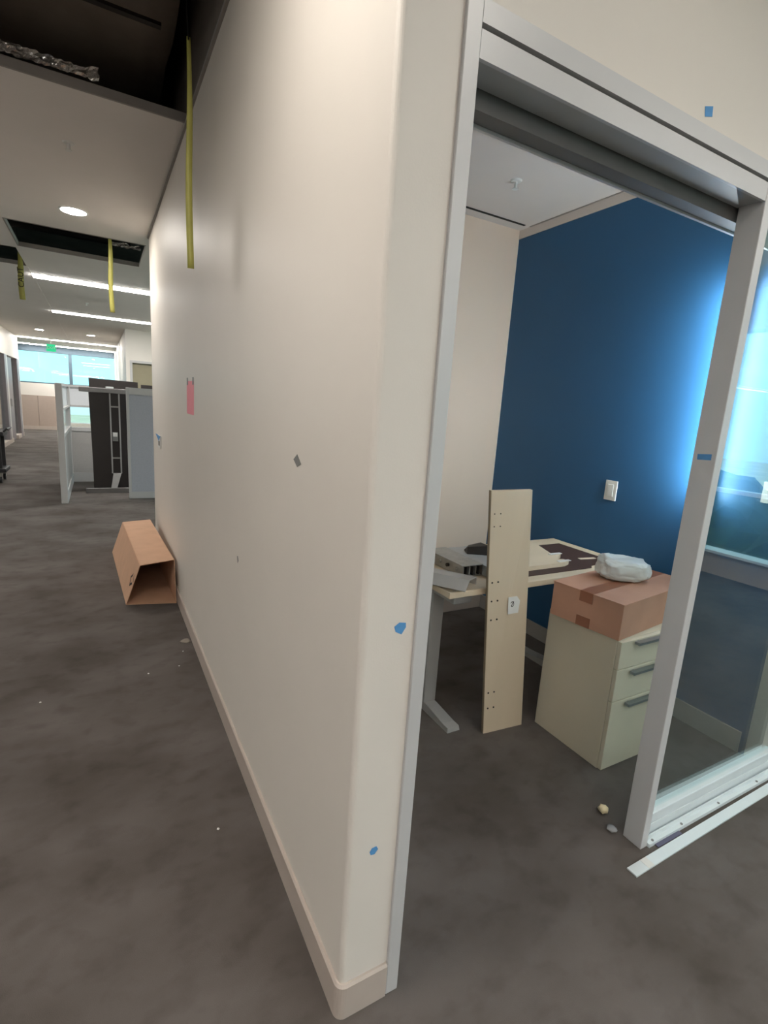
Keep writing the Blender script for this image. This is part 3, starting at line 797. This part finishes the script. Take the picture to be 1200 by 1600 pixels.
hanging_tape(-0.690, 7.25, 2.378, 2.87, 0.055, 'short yellow caution tape with black letters at the left ceiling opening', 0.003, 0.15, 'CAUT', wire=(-0.69, 7.1, 3.11))

# plenum contents over the openings: sheeted duct, pipes, crumpled foil at the panel edges
dt = empty('duct', (-0.4, 2.6, 3.2))
bm = bmesh.new(); add_box(bm, -1.6, 0.36, 1.75, 4.4, 3.05, 3.45)
bmesh.ops.subdivide_edges(bm, edges=bm.edges[:], cuts=14, use_grid_fill=True)
for v in bm.verts:
    v.co += Vector((1, 0.6, 1)) * 0.03 * noise.noise(v.co * 3.5) + Vector((0, 0, 1)) * 0.012 * noise.noise(v.co * 11)
from_bm('sheeting', bm, 'poly', dt, True)
for y in (2.1, 2.75, 3.6):
    box('strap', -1.5, 0.30, y, y + 0.03, 2.99, 3.004, 'darksteel', dt)
tag(dt, 'dark sheet-wrapped duct inside the large ceiling opening', 'duct')
dt = empty('duct', (-0.2, 6.3, 3.1))
bm = bmesh.new(); add_cyl(bm, (-1.6, 6.0, 3.25), (0.42, 6.3, 3.22), 0.16, 20)
from_bm('sheeting', bm, 'poly', dt, True)
tag(dt, 'round dark duct inside the middle ceiling opening', 'duct')
tag(cyl('sprinkler_pipe', (-6.5, 7.1, 3.12), (0.40, 7.1, 3.12), 0.04, 'darksteel'), 'dark pipe above the left ceiling opening', 'pipe')
def foil(x0, x1, y, z, h, label, seed):
    nx, nz = 46, 8
    bm = bmesh.new(); g = []
    for i in range(nx + 1):
        col = []
        for j in range(nz + 1):
            x = x0 + (x1 - x0) * i / nx; t = j / nz
            p = Vector((x * 16 + seed, t * 3, seed))
            n1 = noise.noise(p); n2 = noise.noise(p * 2.7)
            hh = h * (0.45 + 0.75 * abs(noise.noise(Vector((x * 9, seed, 0)))))
            col.append(bm.verts.new((x + 0.010 * n2, y + 0.026 * n1 - 0.035 * t, z + hh * t + 0.010 * n2)))
        g.append(col)
    for i in range(nx):
        for j in range(nz):
            bm.faces.new((g[i][j], g[i + 1][j], g[i + 1][j + 1], g[i][j + 1]))
    bmesh.ops.solidify(bm, geom=bm.faces[:], thickness=0.001)
    tag(from_bm('foil_scrap', bm, 'foil', None, origin=((x0 + x1) / 2, y, z)), label, 'foil')
foil(-0.31, 0.06, 3.035, CZ + 0.03, 0.05, 'crumpled silver foil along the edge of the large ceiling opening', 1.0)
foil(0.17, 0.43, 6.02, CZ + 0.03, 0.05, 'crumpled silver foil in the corner of the middle ceiling opening', 5.0)

# ------------------------------------------------------------------ corridor objects
# open cardboard carton lying against the wall
cb = empty('cardboard_carton', (0.25, 4.4, 0))
def quad_panel(name, p, th, material, parent):
    p = [Vector(x) for x in p]
    nv = (p[1] - p[0]).cross(p[2] - p[0]).normalized() * th
    bm = bmesh.new(); add_hexa(bm, p, [x + nv for x in p])
    return from_bm(name, bm, material, parent)
nbl, nbr, ntl, ntr = (0.120, 3.735, 0.002), (0.430, 3.66, 0.002), (0.208, 3.640, 0.305), (0.428, 3.72, 0.303)
fbl, fbr, ftl, ftr = (0.066, 5.10, 0.002), (0.400, 5.14, 0.002), (0.154, 4.99, 0.302), (0.380, 5.05, 0.302)
lp = quad_panel('left_panel', [nbl, ntl, ftl, fbl], 0.004, 'card', cb)
quad_panel('top_panel', [ntl, ntr, ftr, ftl], 0.004, 'card', cb)
quad_panel('right_panel', [ntr, nbr, fbr, ftr], 0.004, 'card', cb)
quad_panel('bottom_panel', [nbr, nbl, fbl, fbr], -0.004, 'card', cb)
quad_panel('end_panel', [fbl, ftl, ftr, fbr], 0.004, 'card', cb)
# printed mark on the left panel near the open end
L0, L1, L2, L3 = Vector(nbl), Vector(ntl), Vector(ftl), Vector(fbl)
def onl(u, v): return L0.lerp(L3, u).lerp(L1.lerp(L2, u), v)
nl = (L1 - L0).cross(L3 - L0).normalized()
if nl.x > 0: nl = -nl
bm = bmesh.new()
c = (0.075, 0.53)
out = [onl(c[0] + dx, c[1] + dz) + nl * 0.0055 for dx, dz in ((0, 0.17), (0.045, 0.02), (0.0, -0.17), (-0.055, -0.03))]
inn = [onl(c[0] + dx * 0.55, c[1] + dz * 0.55) + nl * 0.0055 for dx, dz in ((0, 0.17), (0.045, 0.02), (0.0, -0.17), (-0.055, -0.03))]
vo = [bm.verts.new(p) for p in out]; vi = [bm.verts.new(p) for p in inn]
for i in range(4):
    j = (i + 1) % 4
    a_, b_, c_, d_ = vo[i], vo[j], vi[j], vi[i]
    if i == 3: continue
    bm.faces.new((a_, b_, c_, d_))
vs = [bm.verts.new(onl(c[0] + dx, c[1] + dz) + nl * 0.0055) for dx, dz in ((-0.06, 0.02), (-0.02, 0.15), (-0.028, 0.16), (-0.068, 0.04))]
bm.faces.new(vs)
from_bm('printed_mark', bm, 'ink', lp)
tag(cb, 'open brown cardboard carton lying on the carpet against the corridor wall', 'box')

# cubicle partition running down the corridor
p1 = empty('cubicle_partition', (-0.415, 8.47, 0))
X0, X1 = -0.455, -0.380
box('post', X0, X1, 7.54, 7.62, 0, 1.503, 'panel_frame', p1, 0.004, 1)
box('post', X0, X1, 9.36, 9.44, 0, 1.503, 'panel_frame', p1, 0.004, 1)
box('top_rail', X0, X1, 7.62, 9.36, 1.47, 1.503, 'panel_frame', p1)
box('rail', X0, X1, 7.62, 9.36, 1.17, 1.20, 'panel_frame', p1)
box('rail', X0, X1, 7.62, 9.36, 0.84, 0.88, 'panel_frame', p1)
box('base_rail', X0, X1, 7.62, 9.36, 0.0, 0.14, 'panel_frame', p1)
box('frosted_pane', X0 + 0.03, X1 - 0.03, 7.62, 9.36, 1.20, 1.47, 'frost', p1)
box('clear_pane', X0 + 0.034, X1 - 0.034, 7.62, 9.36, 0.88, 1.17, 'clearglass', p1)
box('fabric_panel', X0 + 0.012, X1 - 0.012, 7.62, 9.36, 0.14, 0.84, 'panel_light', p1)
tag(p1, 'white-framed glazed cubicle partition seen end-on in the corridor', 'partition')
p2 = empty('cubicle_partition', (0.4, 9.42, 0))
Y0, Y1 = 9.38, 9.44
for x in (0.55, 1.36):
    box('post', x, x + 0.06, Y0, Y1, 0, 1.503, 'panel_frame', p2)
for a, b in ((-0.378, 0.55), (0.61, 1.36)):
    box('top_rail', a, b, Y0, Y1, 1.47, 1.503, 'panel_frame', p2)
    box('rail', a, b, Y0, Y1, 1.17, 1.20, 'panel_frame', p2)
    box('rail', a, b, Y0, Y1, 0.80, 0.86, 'panel_frame', p2)
    box('base_rail', a, b, Y0, Y1, 0.0, 0.145, 'panel_frame', p2)
    box('frosted_pane', a, b, Y0 + 0.025, Y1 - 0.025, 1.20, 1.47, 'frost', p2)
    box('clear_pane', a, b, Y0 + 0.027, Y1 - 0.027, 0.86, 1.17, 'clearglass', p2)
    box('fabric_panel', a, b, Y0 + 0.01, Y1 - 0.01, 0.145, 0.80, 'panel_light', p2)
tag(p2, 'white-framed glazed cubicle partition across the bay behind the upturned table', 'partition')
p3 = empty('cubicle_partition', (0.95, 7.83, 0))
box('post', 0.333, 0.368, 7.80, 7.86, 0, 1.51, 'panel_frame', p3, 0.003, 1)
box('post', 1.56, 1.60, 7.80, 7.86, 0, 1.51, 'panel_frame', p3)
box('top_rail', 0.368, 1.56, 7.80, 7.86, 1.42, 1.51, 'panel_frame', p3)
box('base_rail', 0.368, 1.56, 7.80, 7.86, 0.0, 0.09, 'panel_frame', p3)
box('fabric_panel', 0.368, 1.56, 7.815, 7.845, 0.09, 1.42, 'panel_grey', p3)
tag(p3, 'white-framed partition with grey fabric panel beside the end of the corridor wall', 'partition')

# dark table standing on end, underside with silver frame towards the corridor
t1 = empty('upturned_table', (0.12, 8.40, 0))
bm = bmesh.new()
add_hexa(bm, [(-0.085, 8.36, 0.075), (0.60, 8.36, 0.075), (0.60, 8.39, 0.075), (-0.085, 8.39, 0.075)], [(-0.112, 8.36, 1.415), (0.60, 8.36, 1.415), (0.60, 8.39, 1.415), (-0.112, 8.39, 1.415)])
from_bm('tabletop', bm, 'black', t1)
for x in (0.140, 0.255):
    box('frame_rail', x, x + 0.018, 8.325, 8.3595, 0.28, 1.415, 'silver', t1)
for z in (0.49, 1.22):
    box('cross_bar', 0.158, 0.255, 8.34, 8.3595, z, z + 0.02, 'steel', t1)
box('control_box', 0.165, 0.235, 8.32, 8.3595, 0.745, 0.87, 'grey', t1, 0.003, 1)
box('control_label', 0.172, 0.228, 8.317, 8.3198, 0.81, 0.865, 'white', t1)
bm = bmesh.new()
add_hexa(bm, [(0.125, 8.27, 0.07), (0.20, 8.27, 0.07), (0.20, 8.35, 0.07), (0.125, 8.35, 0.07)], [(0.160, 8.30, 0.28), (0.262, 8.30, 0.28), (0.262, 8.3595, 0.28), (0.160, 8.3595, 0.28)])
from_bm('leg', bm, 'silver', t1)
box('foot', -0.195, 0.55, 8.28, 8.345, 0.0, 0.069, 'trackm', t1, 0.004, 1)
box('foot', -0.225, 0.55, 8.28, 8.345, 1.416, 1.482, 'trackm', t1, 0.004, 1)
tag(t1, 'dark-topped table standing on end with silver feet and frame towards the corridor', 'table')
bm = bmesh.new()
add_hexa(bm, [(-0.095, 8.55, 0.0), (0.53, 8.55, 0.0), (0.53, 8.585, 0.0), (-0.095, 8.585, 0.0)], [(-0.105, 8.62, 1.615), (0.53, 8.62, 1.600), (0.53, 8.655, 1.600), (-0.105, 8.655, 1.615)])
tb = from_bm('table_top', bm, 'black', None, origin=(0.2, 8.58, 0)); 
box('metal_plate', 0.165, 0.26, -0.001, 0.0, 0, 0, 'silver', None) if False else None
tag(tb, 'loose dark tabletop leaning behind the upturned table', 'tabletop')
bm = bmesh.new()
add_hexa(bm, [(0.60, 9.0, 0.0), (1.3, 9.0, 0.0), (1.3, 9.03, 0.0), (0.60, 9.03, 0.0)], [(0.60, 9.06, 1.575), (1.3, 9.06, 1.575), (1.3, 9.09, 1.575), (0.60, 9.09, 1.575)])
tag(from_bm('table_top', bm, 'black', None, origin=(0.9, 9.0, 0)), 'dark tabletop whose upper edge shows above the grey fabric partition', 'tabletop')
o = box('foam_wrap', 0.10, 0.20, 8.30, 8.42, 1.4825, 1.505, 'plastic', None, 0.008, 2, origin=(0.15, 8.36, 1.4825))
tag(o, 'small white wrapping scrap on top of the upturned table', 'wrapping')

# black service cart at the left edge
ct = empty('service_cart', (-1.55, 9.45, 0))
for z in (0.16, 0.70):
    bm = bmesh.new(); add_box(bm, -2.03, -1.23, 9.25, 9.70, z, z + 0.06); bevel(bm, 0.015, 2)
    from_bm('shelf', bm, 'blacksatin', ct)
for x, y in ((-2.0, 9.28), (-1.33, 9.28), (-2.0, 9.64), (-1.33, 9.64)):
    box('upright', x, x + 0.055, y, y + 0.035, 0.2205, 0.6995, 'blacksatin', ct)
    cyl('caster', (x + 0.012, y + 0.018, 0.05), (x + 0.043, y + 0.018, 0.05), 0.05, 'blacksatin', ct, 16)
    box('caster_fork', x + 0.006, x + 0.049, y + 0.005, y + 0.03, 0.06, 0.1595, 'steel', ct)
bm = bmesh.new(); add_cyl(bm, (-1.19, 9.28, 0.80), (-1.19, 9.67, 0.80), 0.016, 12); add_cyl(bm, (-1.23, 9.28, 0.76), (-1.19, 9.28, 0.80), 0.014, 10); add_cyl(bm, (-1.23, 9.67, 0.76), (-1.19, 9.67, 0.80), 0.014, 10)
from_bm('push_handle', bm, 'blacksatin', ct)
tag(ct, 'black wheeled service cart at the left edge of the corridor', 'cart')

# exit sign
ex = empty('exit_sign', (-1.115, 18.0, 2.55))
box('panel', -1.232, -1.000, 18.0, 18.02, 2.455, 2.655, 'exitgreen', ex, 0.004, 1)
box('canopy', -1.17, -1.06, 17.99, 18.03, 2.775, CZ - 0.0005, 'white', ex)
cyl('stem', (-1.116, 18.01, 2.655), (-1.116, 18.01, 2.775), 0.008, 'white', ex, 8)
text_mesh('lettering', 'EXIT', 0.105, 'white', ex, Matrix.Translation((-1.116, 17.998, 2.555)) @ Matrix.Rotation(math.radians(90), 4, 'X'))
tag(ex, 'green EXIT sign hanging from the far ceiling', 'exit sign')

# ------------------------------------------------------------------ loose strip and litter on the floor
st = empty('metal_strip', (1.48, 0.797, 0))
bm = bmesh.new()
q = [(1.478, 0.779), (2.70, 0.793), (2.70, 0.826), (1.478, 0.815)]
add_hexa(bm, [(x, y, 0.001) for x, y in q], [(x, y, 0.006) for x, y in q])
from_bm('strip', bm, 'white_alu', st)
bm = bmesh.new()
q = [(1.545, 0.7803), (1.575, 0.7806), (1.575, 0.8155), (1.545, 0.8152)]
add_hexa(bm, [(x, y, 0.0061) for x, y in q], [(x, y, 0.0068) for x, y in q])
from_bm('clear_tape', bm, 'white', st)
tag(st, 'loose white metal trim strip lying on the carpet in front of the sidelight', 'trim strip')

def pebble(name, x, y, r, material, label, cat, seed, flat=0.8, group=None, base=0.0):
    bm = bmesh.new(); bmesh.ops.create_icosphere(bm, subdivisions=2, radius=r)
    for v in bm.verts:
        v.co *= 1 + 0.5 * noise.noise(v.co / r * 1.4 + Vector((seed, seed, 0)))
        v.co.z = v.co.z * flat
    zmin = min(v.co.z for v in bm.verts)
    for v in bm.verts: v.co += Vector((x, y, -zmin + base))
    return tag(from_bm(name, bm, material, None, True, origin=(x, y, 0)), label, cat, group)
pebble('foam_chunk', 1.615, 1.018, 0.019, 'foam', 'small yellowish foam chunk on the carpet inside the doorway', 'foam scrap', 3)
pebble('plastic_scrap', 1.570, 0.945, 0.017, 'clearbit', 'crumpled clear plastic scrap beside the foot of the door post', 'plastic scrap', 8, 0.5)
pebble('plaster_dust', 0.405, 3.03, 0.030, 'dust', 'pale smudge of plaster dust against the baseboard', 'dust', 5, 0.08)
FL = ['tiny white fleck on the carpet nearest the baseboard midway along the wall', 'tiny white fleck on the carpet at the far left', 'tiny white fleck on the carpet close to the plaster smudge, right of two', 'tiny white fleck on the carpet in front of the carton, left of two', 'tiny white fleck on the carpet right below the plaster smudge', 'tiny white fleck on the carpet at the foot of the wall corner']
for i, (x, y) in enumerate(((0.304, 1.537), (-0.288, 2.613), (0.333, 2.733), (0.178, 2.707), (0.375, 2.90), (0.46, 0.80))):
    pebble('white_fleck', x, y, 0.0045, 'white', FL[i], 'debris', 10 + i, 0.5, 'white flecks on the carpet')
